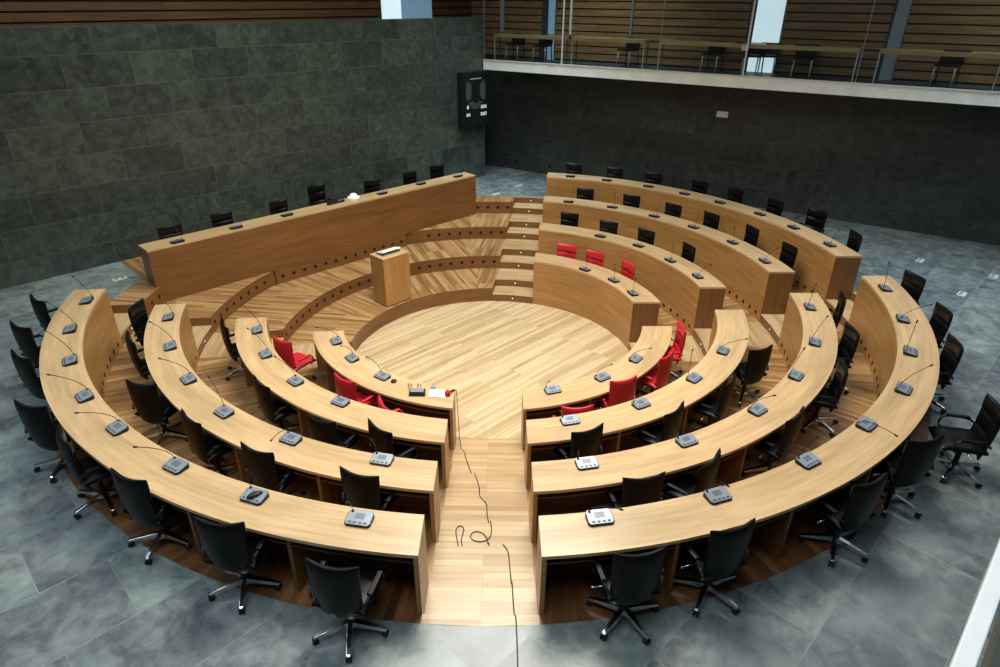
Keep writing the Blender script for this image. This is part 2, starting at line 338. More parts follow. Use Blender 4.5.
# --- tiers and stairs
for k in range(4):
    r0 = RI[k]; r1 = RI[k + 1] if k < 3 else RWOOD
    for reg in ('P', 'B', 'R', 'L'):
        mb = MB(); ring_top(mb, reg, r0 + (.032 if reg != 'P' else 0), r1, LV(k), mi=0)
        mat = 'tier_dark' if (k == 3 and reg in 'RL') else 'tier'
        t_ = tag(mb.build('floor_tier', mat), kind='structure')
        if reg == 'P':
            mb = MB(); arc_wall(mb, 'P', r0, LV(k) - H, LV(k))
            for e in ('PL', 'PR'):
                pts = []
                A_ = laz(e, r0, -2.0); B_ = laz(e, r1, -2.0)
                p0, p1 = pt(A_, r0), pt(B_, r1); L_ = math.dist(p0, p1)
                mb.face([(p0[0], p0[1], LV(k) - H), (p1[0], p1[1], LV(k) - H), (p1[0], p1[1], LV(k)), (p0[0], p0[1], LV(k))], [(0, 0), (L_, 0), (L_, H), (0, H)])
            if k > 0: holes(mb, 'P', r0, LV(k) - H * .48, .27, .14,
                            skip=lambda q: k == 2 and (Vector(q) - PO).dot(PN) > -.05)
            mb.build('riser', ['panel_shaded', 'hole'], t_)
    for reg in ('rear', 'right', 'front', 'left'):
        mb = MB(); ring_top(mb, reg, r0, RO[k], LV(k) - H / 2, 'cross', nr=1); arc_wall(mb, reg, r0, LV(k) - H, LV(k) - H / 2, 1)
        tag(mb.build('floor_step', ['step', 'panel_shaded']), kind='structure')
        mb = MB(); ring_top(mb, reg, RO[k], r1, LV(k), 'cross', nr=1); arc_wall(mb, reg, RO[k], LV(k) - H / 2, LV(k), 1)
        tag(mb.build('floor_step', ['step', 'panel_shaded']), kind='structure')

# --- slate floor around the tiers (a square with a round hole)
mb = MB(); n = 144; S = 24
def sq(a):
    x, y = math.sin(a), math.cos(a); m = max(abs(x), abs(y)); return (x / m * S, y / m * S, 0)
rr = [RWOOD, 9, 12, 0]
for i in range(n):
    a0, a1 = 2 * PI * i / n, 2 * PI * (i + 1) / n
    for j in range(3):
        A = [pt(a0, rr[j]), pt(a1, rr[j])]; B = [pt(a1, rr[j + 1]), pt(a0, rr[j + 1])] if j < 2 else [sq(a1), sq(a0)]
        q = A + B; mb.face(q, [(p[0] * d[0] + p[1] * d[1], -p[0] * d[1] + p[1] * d[0]) for p in q])
tag(mb.build('floor', 'floor'), kind='structure')
# --- platform of boards behind the president's desk
mb = MB()
V0 = .04
for (ua, ub, uc, ud_) in [(0.06, .04, 8.7, 8.5)]:
    q = [ploc(ua, V0, .004), ploc(ud_, V0, .004), ploc(uc, 1.995, .004), ploc(ub, 1.995, .004)]
    mb.face(q, [((Vector(p) - PO).dot(PN), (Vector(p) - PO).dot(PD)) for p in q])
tag(mb.build('floor_platform', 'tier'), kind='structure')

# ------------------------------------------------------------------ desks
ROWN = ['innermost', 'second', 'third', 'outermost']
BLK = {'L': 'front-left', 'R': 'front-right', 'B': 'rear'}
def desk(reg, k, seats):
    r0, r1 = RI[k], RO[k]; zt = LV(k) + .74; th = .038
    am = sum(rng(reg, r0)) / 2
    root = empty('curved_desk', pt(am, (r0 + r1) / 2, LV(k)))
    off = Matrix.Translation(-root.location)
    def put(mb, name, mats, bevel=0):
        mb.v = [tuple(off @ Vector(v)) for v in mb.v]; return mb.build(name, mats, root, bevel)
    # worktop
    N = 72; mb = MB(); P = []; U = []
    prof = [(r0, zt - th), (r0, zt), (r1, zt), (r1, zt - th), (r0, zt - th)]
    for i in range(N + 1):
        row, uvr = [], []; acc = 0
        for j, (r, z) in enumerate(prof):
            A, B = rng(reg, r); a = A + (B - A) * i / N; row.append(pt(a, r, z))
            if j: acc += math.hypot(r - prof[j - 1][0], z - prof[j - 1][1])
            uvr.append((a * (r0 + r1) / 2 + k * 1.3, acc))
        P.append(row); U.append(uvr)
    mb.grid(P, U, 0, False)
    for row in (P[0], P[-1]): mb.face(row[:4])
    put(mb, 'worktop', 'top')
    # curved front panel, reaching down to the tier in front
    mb = MB(); A, B = rng(reg, r0 + .001); zb = LV(k) - H
    for i in range(96):
        a0, a1 = A + (B - A) * i / 96, A + (B - A) * (i + 1) / 96
        for r in (r0 + .002, r0 + .03):
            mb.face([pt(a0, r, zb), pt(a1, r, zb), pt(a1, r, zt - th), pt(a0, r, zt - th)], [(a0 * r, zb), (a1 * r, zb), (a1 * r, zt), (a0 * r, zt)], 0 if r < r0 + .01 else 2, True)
    if k > 0: holes(mb, reg, r0 + .002, zb + .12, .25, .2)
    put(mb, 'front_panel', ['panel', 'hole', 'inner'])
    # radial boards: two end panels, dividers between seats
    def radial(e_az, name, mat, thick, ra, rb, z0, z1, side=0):
        c0 = Vector(pt(e_az(ra), ra)); c1 = Vector(pt(e_az(rb), rb)); dd = (c1 - c0).normalized(); nn = Vector((dd.y, -dd.x, 0)) # nn = clockwise tangent
        s0, s1 = (0, thick) if side > 0 else ((-thick, 0) if side < 0 else (-thick / 2, thick / 2))
        mb = MB(); q = [c0 + nn * s0, c1 + nn * s0, c1 + nn * s1, c0 + nn * s1]
        lo = [(v.x, v.y, z0) for v in q]; hi = [(v.x, v.y, z1) for v in q]; L_ = (c1 - c0).length
        for i in range(4):
            j = (i + 1) % 4; w = (q[j] - q[i]).length
            mb.face([lo[i], lo[j], hi[j], hi[i]], [(z0, 0), (z0, w), (z1, w), (z1, 0)])
        mb.face(hi); mb.face(lo[::-1]); return put(mb, name, mat)
    a_name, b_name, lo_ = REG[reg]
    mat_end = 'panel_shaded' if reg == 'B' else 'panel'
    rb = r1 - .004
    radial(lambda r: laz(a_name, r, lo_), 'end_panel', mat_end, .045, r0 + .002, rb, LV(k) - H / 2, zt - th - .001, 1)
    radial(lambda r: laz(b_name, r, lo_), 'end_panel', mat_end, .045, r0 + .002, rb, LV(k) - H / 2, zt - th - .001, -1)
    azs = sorted((math.atan2(x, y) % (2 * PI)) for x, y, _ in seats)
    for i in range(len(azs) - 1):
        am_ = (azs[i] + azs[i + 1]) / 2
        radial(lambda r: am_, 'divider', 'panel_shaded', .04, r0 + .04, r1 - .03, LV(k), zt - th - .001)
    # shelf below the top
    mb = MB(); P = []
    pr = [(r0 + .05, zt - .15), (r0 + .05, zt - .13), (r1 - .045, zt - .13), (r1 - .045, zt - .15), (r0 + .05, zt - .15)]
    for i in range(41):
        row = []
        for r, z in pr:
            A, B = rng(reg, r); e = .05 / r; row.append(pt(A + e + (B - A - 2 * e) * i / 40, r, z))
        P.append(row)
    mb.grid(P, None, 0, False)
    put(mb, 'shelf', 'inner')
    return tag(root, f"{'long ' if k > 1 else 'short ' if k == 0 else ''}curved wooden desk, {ROWN[k]} row of the {BLK[reg]} block" if k in (0, 3) else
               f"curved wooden desk, {ROWN[k]} row from the centre in the {BLK[reg]} block", 'desk', 'curved wooden desks of the semicircle')
for k in range(4):
    for reg in 'LRB': desk(reg, k, MI[f'{reg}{k+1}'])

# president's desk
pz = .76; root = empty('straight_desk', (PO.x, PO.y, 0), PROT)
D0 = .07
mb = MB(); mb.box(D0, PLEN, 0, .47, pz - .04, pz, along=0); mb.build('worktop', 'top', root, .003)
mb = MB(); mb.box(D0 + .001, PLEN - .001, .001, .035, -H, pz - .04, along=0); mb.build('front_panel', 'panel_shaded', root)
mb = MB(); mb.box(2.50, 6.10, -.004, .03, -2 * H, -H + .001, along=0)
i = 0
for j in range(13):
    c = Vector((2.66 + j * .273, -.0075, -1.5 * H)); mb.face([(c.x + .042 * math.cos(2 * PI * q / 12), c.y, c.z + .042 * math.sin(2 * PI * q / 12)) for q in range(12)], None, 1)
mb.build('plinth', ['panel_shaded', 'hole'], root)
for x in (D0 + .001, PLEN - .046):
    mb = MB(); mb.box(x, x + .045, .036, .465, 0.005, pz - .041, along=2); mb.build('end_panel', 'panel_shaded', root)
for j in range(1, 7):
    x = PLEN * j / 7; mb = MB(); mb.box(x - .02, x + .02, .036, .44, 0.005, pz - .041, along=2); mb.build('divider', 'inner', root)
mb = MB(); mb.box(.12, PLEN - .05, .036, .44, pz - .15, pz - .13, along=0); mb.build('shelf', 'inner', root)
tag(root, 'long straight wooden desk on the platform before the grey stone wall', 'desk')

# lectern
root = empty('lectern', (-1.99, 2.35, LV(0)), PROT); zt = 1.12
mb = MB(); mb.box(-.34, .34, -.24, .24, .02, zt - .02, along=2); mb.build('body', 'panel', root, .004)
mb = MB(); mb.box(-.33, .33, -.22, .22, 0, .02, along=0); mb.build('plinth', 'inner', root)
mb = MB(); mb.box(-.345, .345, -.245, .245, zt - .02, zt, along=0); mb.build('top', 'top', root, .003)
mb = MB()
T = Matrix.Translation((.02, .05, zt + .045)) @ Matrix.Rotation(math.radians(-16), 4, 'X')
mb.box(-.24, .24, -.12, .12, -.015, .015, T=T); mb.build('reading_board', 'white', root, .004)
mb = MB()
P = [(-.27, -.2, zt + .002), (.22, -.2, zt + .002), (.22, .15, zt + .06), (.22, .15, zt + .002)]
mb.box(-.24, .24, -.07, .14, zt + .001, zt + .03); mb.build('reading_board_base', 'grey_dark', root, .003)
for sx in (-1, 1):
    mb = MB(); mb.tube([(sx * .21, .16, zt), (sx * .21, .165, zt + .12), (sx * .19, .12, zt + .24)], .004, 6); s_ = mb.build('microphone_stem', 'grey_dark', root)
    mb = MB(); mb.lathe([(0, 0), (.009, .005), (.01, .03), (0, .04)], 8, c=(sx * .19, .12, zt + .235)); mb.build('microphone_head', 'plastic', s_)
tag(root, 'tall wooden box lectern standing on the lowest tier beside the round floor', 'lectern')

# ------------------------------------------------------------------ chairs (facing +x)
def chair_proto(mat, label):
    root = empty('office_chair'); tag(root, label, 'chair')
    # seat cushion
    mb = MB(); NU, NV = 10, 12; P = []
    for layer in (1, -1):
        for i in range(NU + 1): pass
    def seat_pt(u, v, s_):
        e = (1 - abs(u) ** 5) ** .5 * (1 - abs(v) ** 5) ** .5
        x = .07 + .245 * u; y = .245 * v * (1 - .04 * (u + 1)); z = .455 + s_ * .045 * e - (.03 * max(0, u - .3) ** 2 / .49) + (.012 * v * v if s_ > 0 else 0)
        if s_ > 0 and abs(u - .05) < .06: z -= .006
        return (x, y, z)
    us = [math.sin(PI / 2 * (-1 + 2 * i / 14)) for i in range(15)]
    for s_ in (1, -1):
        mb.grid([[seat_pt(u, v, s_) for v in us] for u in us], None, 0, True)
    mb.build('seat', mat, root)
    # backrest: tall pad, bent forward at its sides, three cushions
    mb = MB()
    zs = [.34, .345, .37, .43, .50, .56, .600, .608, .616, .64, .72, .78, .802, .81, .818, .84, .90, .95, .985, 1.0, 1.005]
    seams = (.608, .81)
    vs = [math.sin(PI / 2 * (-1 + 2 * i / 14)) for i in range(15)]
    def bp(z, v, s_):
        t_ = (z - .34) / .665; w = .212 + .026 * t_
        e = max(0, 1 - abs(2 * t_ - 1) ** 10) ** .5 * max(0, 1 - abs(v) ** 6) ** .5
        th = .030 if s_ < 0 else .034 + (.012 if z > .81 else 0)
        if s_ > 0:
            for q in seams: th -= .022 * math.exp(-((z - q) / .012) ** 2)
        xc = -.150 - .05 * t_ ** 1.5 + .03 * math.sin(PI * t_) * (-1) + .05 * v * v
        zz = z - .018 * (1 - v * v) * t_
        return (xc + s_ * th * e, w * v, zz)
    for s_ in (1, -1): mb.grid([[bp(z, v, s_) for v in vs] for z in zs], None, 0, True)
    mb.build('backrest', mat, root)
    for sy in (-1, 1):
        mb = MB(); y = .265 * sy
        path = [(.15, y * .93, .43), (.20, y, .48), (.205, y, .55), (.17, y, .60), (.09, y, .615), (-.05, y, .61), (-.14, y * .96, .58), (-.165, y * .86, .54)]
        pts = []
        for a in range(len(path) - 1):
            p0, p1, p2, p3 = [Vector(path[max(0, min(len(path) - 1, a + q))]) for q in (-1, 0, 1, 2)]
            for s2 in (0, .33, .66):
                pts.append(.5 * ((2 * p1) + (p2 - p0) * s2 + (2 * p0 - 5 * p1 + 4 * p2 - p3) * s2 ** 2 + (-p0 + 3 * p1 - 3 * p2 + p3) * s2 ** 3))
        pts.append(Vector(path[-1]))
        mb.tube(pts, .013, 8)
        ar = mb.build('armrest', mat if mat == 'leather_red' else 'plastic', root)
        mb = MB(); mb.box(-.10, .16, y - .024, y + .024, .61, .638); mb.build('arm_pad', mat, ar, .01)
    mb = MB(); mb.lathe([(.0, .075), (.045, .075), (.045, .13), (.03, .15), (.028, .30), (.022, .31), (.022, .40)], 14); mb.build('column', 'plastic', root)
    mb = MB(); mb.box(-.10, .16, -.09, .09, .38, .412); mb.box(-.16, -.08, -.04, .04, .385, .41); pl = mb.build('seat_plate', 'plastic', root, .008)
    mb = MB(); mb.tube([(.02, .08, .415), (.02, .30, .42)], .006, 6); mb.lathe([(0, 0), (.012, .005), (.012, .03), (0, .035)], 8, c=(.02, .295, .42), axis='y'); mb.build('lever', 'chrome', pl)
    for k in range(5):
        a = PI + .35 + 2 * PI * k / 5; c, s_ = math.cos(a), math.sin(a)
        R_ = Matrix.Rotation(a, 4, 'Z')
        mb = MB(); rows = []
        for x, hw, z0, z1 in ((.03, .032, .075, .13), (.14, .029, .078, .12), (.26, .024, .075, .105), (.325, .021, .070, .094), (.338, .014, .072, .088)):
            rows.append([tuple(R_ @ Vector(q)) for q in ((x, -hw, z0), (x, -hw * .8, z1), (x, hw * .8, z1), (x, hw, z0), (x, -hw, z0))])
        mb.grid(rows, None, 0, False); mb.face(rows[0][:4]); mb.face(rows[-1][:4])
        leg = mb.build('leg', 'chrome', root, .003)
        mb = MB(); cc = R_ @ Vector((.318, 0, .03)); ax = R_ @ Vector((0, 1, 0))
        for off_ in (-.016, .016):
            p0 = cc + ax * (off_ - .009); p1 = cc + ax * (off_ + .009); mb.tube([p0, p1], .029, 14)
        mb.tube([cc + Vector((0, 0, .01)), cc + Vector((0, 0, .05))], .009, 8)
        mb.build('castor', 'plastic', leg)
    return root

protoK = chair_proto('leather', 'x'); protoR = chair_proto('leather_red', 'x')
used = {'K': False, 'R': False}
END = {'L': 'the left end', 'R': 'the right end', 'B': 'the rear stairs'}
def row_words(k, reg):
    return f"{ROWN[k]} {BLK[reg]} desk" if k in (0, 3) else f"{ROWN[k]}-from-centre {BLK[reg]} desk"
for key, lst in CH.items():
    for i, (x, y, deg) in enumerate(lst):
        red = key in ('L1', 'R1', 'B1'); w = 'R' if red else 'K'; proto = protoR if red else protoK
        o = proto if not used[w] else copy_tree(proto); used[w] = True
        z = 0.004 if key == 'P' else LV(int(key[1]) - 1)
        o.location = (x, y, z); o.rotation_euler = (0, 0, math.radians(deg))
        for j, ch in enumerate([]): pass
        col = 'red' if red else 'black'
        if key == 'P': lab = f'black leather chair behind the straight desk, {ORD[i]} from the left'
        elif key == 'R4' and i == 3: lab = 'black leather swivel chair rolled out onto the slate at the far right'
        elif key == 'L1' and i == 2: lab = 'red leather chair mostly hidden under the innermost left desk'
        elif key == 'L1' and i == 0: lab = 'red leather chair turned sideways at the left end of the innermost left desk'
        else:
            reg, k = key[0], int(key[1]) - 1
            lab = f'{col} leather swivel chair at the {row_words(k, reg)}, {ORD[i]} from {END[reg]}'
        o['label'] = lab; o['group'] = f'{col} leather swivel chairs'

# ------------------------------------------------------------------ desk microphones (seat side +x)
root0 = empty('desk_microphone')
mb = MB()
def wedge(mb, x0, x1, hy, c, za, zb, zz, mi=0):
    """chamfered-corner wedge: za/zb top heights at x0/x1, zz bottom"""
    pts = [(x0 + c, -hy), (x1 - c, -hy), (x1, -hy + c), (x1, hy - c), (x1 - c, hy), (x0 + c, hy), (x0, hy - c), (x0, -hy + c)]
    zt_ = lambda x: za + (zb - za) * (x - x0) / (x1 - x0)
    lo = [(x, y, zz) for x, y in pts]; hi = [(x, y, zt_(x)) for x, y in pts]
    for i in range(8): mb.face([lo[i], lo[(i + 1) % 8], hi[(i + 1) % 8], hi[i]], None, mi)
    mb.face(hi, None, mi); mb.face(lo[::-1], None, mi)
wedge(mb, -.085, .085, .125, .025, .05, .022, 0); mb.build('base', 'plastic', root0, .003)
mb = MB()
def onp(x, y, dz=0): return (x, y, .0515 + (.0235 - .0515) * (x + .085) / .17 + dz)
pts = [(-.06, -.118), (.055, -.118), (.078, -.1), (.078, .1), (.055, .118), (-.06, .118), (-.078, .1), (-.078, -.1)]
lo = [onp(x, y, 0) for x, y in pts]; hi = [onp(x, y, .003) for x, y in pts]
for i in range(8): mb.face([lo[i], lo[(i + 1) % 8], hi[(i + 1) % 8], hi[i]])
mb.face(hi)
def patch(mb, x0, x1, y0, y1, dz, mi):
    mb.face([onp(x0, y0, dz), onp(x1, y0, dz), onp(x1, y1, dz), onp(x0, y1, dz)], None, mi)
mb2 = MB(); face = mb.build('control_panel', 'grey', root0)
for i in range(6): patch(mb2, -.045 + i * .011, -.040 + i * .011, -.05, .05, .0042, 0)
mb2.build('speaker_grille', 'grey_dark', face)
mb2 = MB()
for i in range(4):
    y = -.075 + i * .05; T = Matrix.Translation(onp(.056, y, .004)); mb2.box(-.008, .008, -.015, .015, -.001, .003, T=T)
mb2.build('button_row', 'grey_dark', face)
used_m = False
bases = [c for c in root0.children]
def mic(loc, az, tip, label, big=False):
    global used_m
    if not used_m: r = root0; used_m = True
    else: r = copy_tree(root0)
    r.location = loc; r.rotation_euler = (0, 0, az)
    inv = Matrix.Rotation(-az, 3, 'Z'); tl = inv @ Vector(tip)
    s0 = Vector((-.062, -.085, .045)); s1 = s0 + Vector((0, 0, .12)) + (tl - s0) * .12; s1.z = min(s1.z, max(tl.z, .1) + .03)
    mb = MB(); path = []
    for i in range(11):
        t_ = i / 10; path.append((1 - t_) ** 2 * s0 + 2 * t_ * (1 - t_) * s1 + t_ * t_ * tl)
    mb.tube(path, .0042, 6); st = mb.build('gooseneck', 'plastic', r)
    dr = (tl - path[-2]).normalized(); mb = MB(); mb.tube([tl - dr * .004, tl + dr * .002, tl + dr * .032, tl + dr * .04], [.005, .0105, .0105, .005], 8); mb.build('microphone_head', 'plastic', st)
    mb = MB(); mb.lathe([(.016, 0), (.014, .012), (.006, .018), (0, .018)], 10, c=(s0.x, s0.y, s0.z - .001)); mb.build('stem_collar', 'plastic', st)
    tag(r, label, 'microphone', 'desk microphones with goosenecks'); return r
for key, lst in MI.items():
    for i, (x, y, tip) in enumerate(lst):
        if key == 'P':
            mic((x, y, pz), math.atan2(PN.y, PN.x), tip, f'gooseneck microphone on the straight desk, {ORD[i]} from the left'); continue
        reg, k = key[0], int(key[1]) - 1
        mic((x, y, LV(k) + .74), math.atan2(y, x), tip, f'gooseneck microphone on the {row_words(k, reg)}, {ORD[i]} from {END[reg]}')
# the taller black unit at the middle of the straight desk, and the white bundle
root = empty('timer_box', (-3.30, 4.02, pz), PROT); mb = MB(); mb.box(-.13, .13, -.04, .04, 0, .10); mb.build('case', 'plastic', root, .012)
mb = MB(); mb.box(-.10, .10, -.043, -.0405, .02, .08); mb.build('display', 'board', root); tag(root, 'low black box beside the middle microphone of the straight desk', 'box')
mb = MB(); mb.lathe([(.15, 0), (.148, .012), (.10, .016), (.09, .05), (.07, .08), (.03, .095), (0, .097)], 24)
o = mb.build('white_cap', 'paper'); o.location = (-2.86, 4.58, pz); tag(o, 'small white rounded cap lying on the straight desk right of its middle', 'cap')

# ------------------------------------------------------------------ small things on the innermost left desk
zd = LV(0) + .74
mb = MB(); mb.lathe([(0, .001), (.042, .001), (.045, .02), (.03, .035), (0, .037)], 18); o = mb.build('black_puck', 'plastic'); o.location = (-1.81, -2.35, zd)
tag(o, 'small round black puck on the innermost left desk', 'puck')
root = empty('black_box', (-1.45, -2.75, zd), math.radians(28 - 35))
mb = MB(); mb.box(-.12, .12, -.055, .055, .001, .075); mb.build('case', 'plastic', root, .008)
mb = MB(); mb.box(-.10, .10, -.05, .05, .0755, .079); mb.build('lid', 'grey', root, .001)
tag(root, 'small black box on the innermost left desk near the front aisle', 'box')
for i, (x, y) in enumerate([(-1.56, -2.59), (-1.42, -2.61)]):
    mb = MB(); mb.lathe([(0, .002), (.028, .002), (.034, .09), (.031, .09), (.025, .008), (0, .008)], 18); o = mb.build('drinking_glass', 'glass'); o.location = (x, y, zd)
    tag(o, f"{'left' if i == 0 else 'right'} one of the two small glasses behind the black box", 'glass', 'small glasses behind the black box')
mb = MB(); mb.box(-.13, .13, -.10, .10, 0.001, .012); o = mb.build('paper_stack', 'paper', None, .002); o.location = (-1.14, -2.77, zd); o.rotation_euler = (0, 0, math.radians(-12))
tag(o, 'stack of white paper at the aisle end of the innermost left desk', 'paper')
mb = MB(); mb.lathe([(0, .001), (.03, .001), (.034, .03), (.028, .045), (.02, .045), (.02, .02), (0, .02)], 16); o = mb.build('small_cup', 'grey'); o.location = (-1.21, -2.62, zd); tag(o, 'small grey cup beside the white paper stack', 'cup')
root = empty('handheld_microphone', (-1.0, -2.83, zd), math.radians(48))
mb = MB(); mb.lathe([(0, -.045), (.03, -.04), (.045, -.015), (.045, .015), (.03, .04), (0, .045)], 16, c=(0, 0, .045)); mb.build('foam_ball', 'red', root)
mb = MB(); mb.tube([(.035, 0, .045), (.10, 0, .03), (.17, 0, .018)], [.015, .013, .01], 10); mb.build('handle', 'plastic', root)
tag(root, 'handheld microphone with a red foam ball beside the paper stack', 'microphone')
mb = MB(); mb.lathe([(0, 0), (.05, .003), (.062, .012), (.05, .024), (0, .03)], 20)
mb.v = [(x * 1.25, y * .5, z) for x, y, z in mb.v]; o = mb.build('oval_case', 'plastic'); o.location = (-2.98, -5.965, .74 + .044); o.rotation_euler = (0, 0, math.radians(26))
tag(o, 'dark oval case lying on a microphone unit, outermost left desk', 'case')

# cables on the front aisle
def cable(pts, name, label):
    P = [Vector(p) + Vector((0, 0, .006)) for p in pts]; out = []
    for a in range(len(P) - 1):
        if abs(P[a + 1].z - P[a].z) > .1:      # step down an edge
            out += [P[a], Vector(((P[a].x + P[a + 1].x) / 2, (P[a].y + P[a + 1].y) / 2, max(P[a].z, P[a + 1].z)))]; continue
        p0, p1, p2, p3 = [P[max(0, min(len(P) - 1, a + q))] for q in (-1, 0, 1, 2)]
        for s2 in (0, .25, .5, .75):
            q = .5 * ((2 * p1) + (p2 - p0) * s2 + (2 * p0 - 5 * p1 + 4 * p2 - p3) * s2 ** 2 + (-p0 + 3 * p1 - 3 * p2 + p3) * s2 ** 3)
            q.z = p1.z if abs(p2.z - p1.z) < .02 else q.z; out.append(q)
    out.append(P[-1]); mb = MB(); mb.tube(out, .0055, 6); o = mb.build(name, 'cable'); tag(o, label, 'cable'); return o
def zf(x, y):
    r = math.hypot(x, y); z = LV(0) - H
    for k in range(4):
        if r >= RI[k]: z = LV(k) - H / 2
        if r >= RO[k]: z = LV(k)
    return z
def dense(pts):
    out = []
    for a in range(len(pts) - 1):
        (x0, y0), (x1, y1) = pts[a][:2], pts[a + 1][:2]; n = max(1, int(math.hypot(x1 - x0, y1 - y0) / .04))
        for i in range(n): out.append((x0 + (x1 - x0) * i / n, y0 + (y1 - y0) * i / n))
    out.append(pts[-1][:2])
    for _ in range(3):
        out = [out[0]] + [((a[0] + 2 * b[0] + c[0]) / 4, (a[1] + 2 * b[1] + c[1]) / 4) for a, b, c in zip(out, out[1:], out[2:])] + [out[-1]]
    res = []
    for i, (x, y) in enumerate(out):
        z = zf(x, y)
        if res and abs(res[-1][2] - z) > .01: res.append((res[-1][0], res[-1][1], z) if z > res[-1][2] else (x, y, res[-1][2]))
        res.append((x, y, z))
    return res
def cable2(pts, label, start=None):
    P = (start or []) + dense(pts); P = [Vector(p) + Vector((0, 0, .007)) for p in P]
    mb = MB(); mb.tube(P, .006, 6); o = mb.build('cable', 'cable'); tag(o, label, 'cable')
cable2([(-.83, -2.76)] + C1[0:], 'thin black cable hanging from the innermost left desk and looping on the front aisle',
       [(-.885, -2.70, zd + .003), (-.862, -2.705, zd - .01), (-.858, -2.71, zd - .06), (-.85, -2.72, zd - .4), (-.83, -2.74, LV(0) - H + .01)])
cable2(C2, 'short loop of black cable lying apart on the steps of the front aisle')
cable2(C3, 'thin black cable crossing from the front aisle onto the slate floor')

# ------------------------------------------------------------------ step lights
def step_light(p, az, label, grp):
    root = empty('step_light', p, az)
    mb = MB(); mb.lathe([(0, 0), (.018, 0), (.018, .004), (.013, .006)], 14, axis='x'); mb.build('bezel', 'steel', root)
    mb = MB(); mb.lathe([(.014, .0055), (.008, .009), (0, .010)], 12, axis='x'); mb.build('lens', 'led', root)
    tag(root, label, 'light', grp)
for reg, nm in (('rear', 'rear stairs'), ('right', 'right-hand stairs'), ('left', 'left-hand stairs')):
    c = 0
    for k in range(4):
        for r, z in ((RI[k], LV(k) - .75 * H), (RO[k], LV(k) - .25 * H)):
            A, B = rng(reg, r); a = (A + B) / 2; q = Vector(pt(a, r - .001, z))
            if reg == 'right' and k == 0 or reg == 'left' and k == 0: c += 1; continue
            step_light(q, math.atan2(-q.y, -q.x), f'tiny round light in the {ORD[c]} riser from the bottom, {nm}', f'step lights of the {nm}'); c += 1

# ------------------------------------------------------------------ walls
def mat_rot(o, loc, rz): o.location = loc; o.rotation_euler = (0, 0, rz)
# left stone wall (local x along the wall, y into it)
mb = MB(); mb.box(-8, 10.82, 2.0, 2.35, 0, 4.53, along=0); o = mb.build('wall_left', 'wall'); mat_rot(o, PO, PROT); tag(o, kind='structure')
# slatted timber wall beyond, seen above it
def slats(name, x0, x1, y, z0, z1, mat, loc, rz, gaps=(), pitch=.19, face=-1):
    mb = MB(); mb.box(x0, x1, y, y + .1, z0, z1, 1, along=0)
    z = z0 + .05; segs = []; xs = x0
    for g0, g1 in sorted(gaps): segs.append((xs, g0)); xs = g1
    segs.append((xs, x1)); r_ = random.Random(3)
    while z < z1:
        for a, b in segs:
            xa = a
            while xa < b - .01:
                xb = min(b, xa + r_.uniform(1.8, 3.2)); u0 = r_.uniform(0, 40)
                n0 = len(mb.uv); mb.box(xa + .002, xb - .002, y - .035, y + .005, z, min(z1, z + pitch - .035), 0, along=0)
                for q in range(n0, len(mb.uv)): mb.uv[q] = [(u + u0, v + u0 * .7) for u, v in mb.uv[q]]
                xa = xb
        z += pitch
    o = mb.build(name, [mat, 'gap']); mat_rot(o, loc, rz); return tag(o, kind='structure')
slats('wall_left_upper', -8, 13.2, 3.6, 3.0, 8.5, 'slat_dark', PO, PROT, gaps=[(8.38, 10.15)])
root = empty('window_1', PO, PROT); tag(root, kind='structure')
mb = MB(); mb.box(8.40, 9.05, 3.55, 3.58, 3.0, 8.5); mb.build('pane', 'win', root)
mb = MB(); mb.box(9.05, 10.15, 3.52, 3.58, 3.0, 8.5); mb.build('glow_panel', 'glow_dim', root)  # blue-grey panel beside the pane, its bluish light put in as glow
# back wall: normal n, along s ; local x = s, y = outward
BN = Vector((.643, .766, 0)); BD = Vector((.766, -.643, 0)); brz = math.atan2(BD.y, BD.x)
# local frame: origin 0, x=BD, y = BN  (rotation by brz maps y to BN)
mb = MB(); mb.box(-9, 16, 9.0, 9.3, 0, 3.15, along=0); o = mb.build('wall_back', 'wall_back'); mat_rot(o, (0, 0, 0), brz); tag(o, kind='structure')
slats('wall_back_upper', -9, 16, 9.04, 3.4, 9, 'slat', (0, 0, 0), brz, gaps=[(-4.25, -3.80), (1.62, 2.44), (4.72, 5.05)])
def window(nm, x0, x1, z0, z1, pane, frame_w=.08, fr='frame_dark'):
    root = empty(nm, (0, 0, 0), brz); tag(root, kind='structure')
    mb = MB(); mb.box(x0 + frame_w, x1, 9.0, 9.03, z0, z1); mb.build('pane', pane, root)
    mb = MB(); mb.box(x0, x0 + frame_w, 8.97, 9.05, z0, z1, along=2); mb.box(x1 - .012, x1, 8.97, 9.05, z0, z1, along=2); mb.build('window_frame', fr, root)
window('window_2', -4.25, -3.80, 3.4, 9, 'glow_dim', .2); window('window_3', 1.62, 2.44, 3.4, 9, 'win', .15); window('reflection_strip', 4.72, 5.05, 3.4, 9, 'glow_faint', .05)  # the last one is a bluish reflection put in as a glowing pane
# balcony slab
root = MB(); root.box(-5.42, 16, 7.64, 9.0, 3.15, 3.40, 0, along=0); o = root.build('balcony_slab', ['concrete']); mat_rot(o, (0, 0, 0), brz); tag(o, kind='structure')
mb = MB(); mb.box(-5.41, 16, 7.70, 8.98, 3.135, 3.15); o2 = mb.build('balcony_soffit', 'soffit', o)
mb = MB(); mb.box(-5.42, 16, 7.62, 7.70, 3.401, 3.43, along=0); mb.build('glass_channel', 'steel', o)
mb = MB(); mb.box(-5.40, 16, 7.72, 8.98, 3.401, 3.405); mb.build('balcony_floor', 'frame_dark', o)
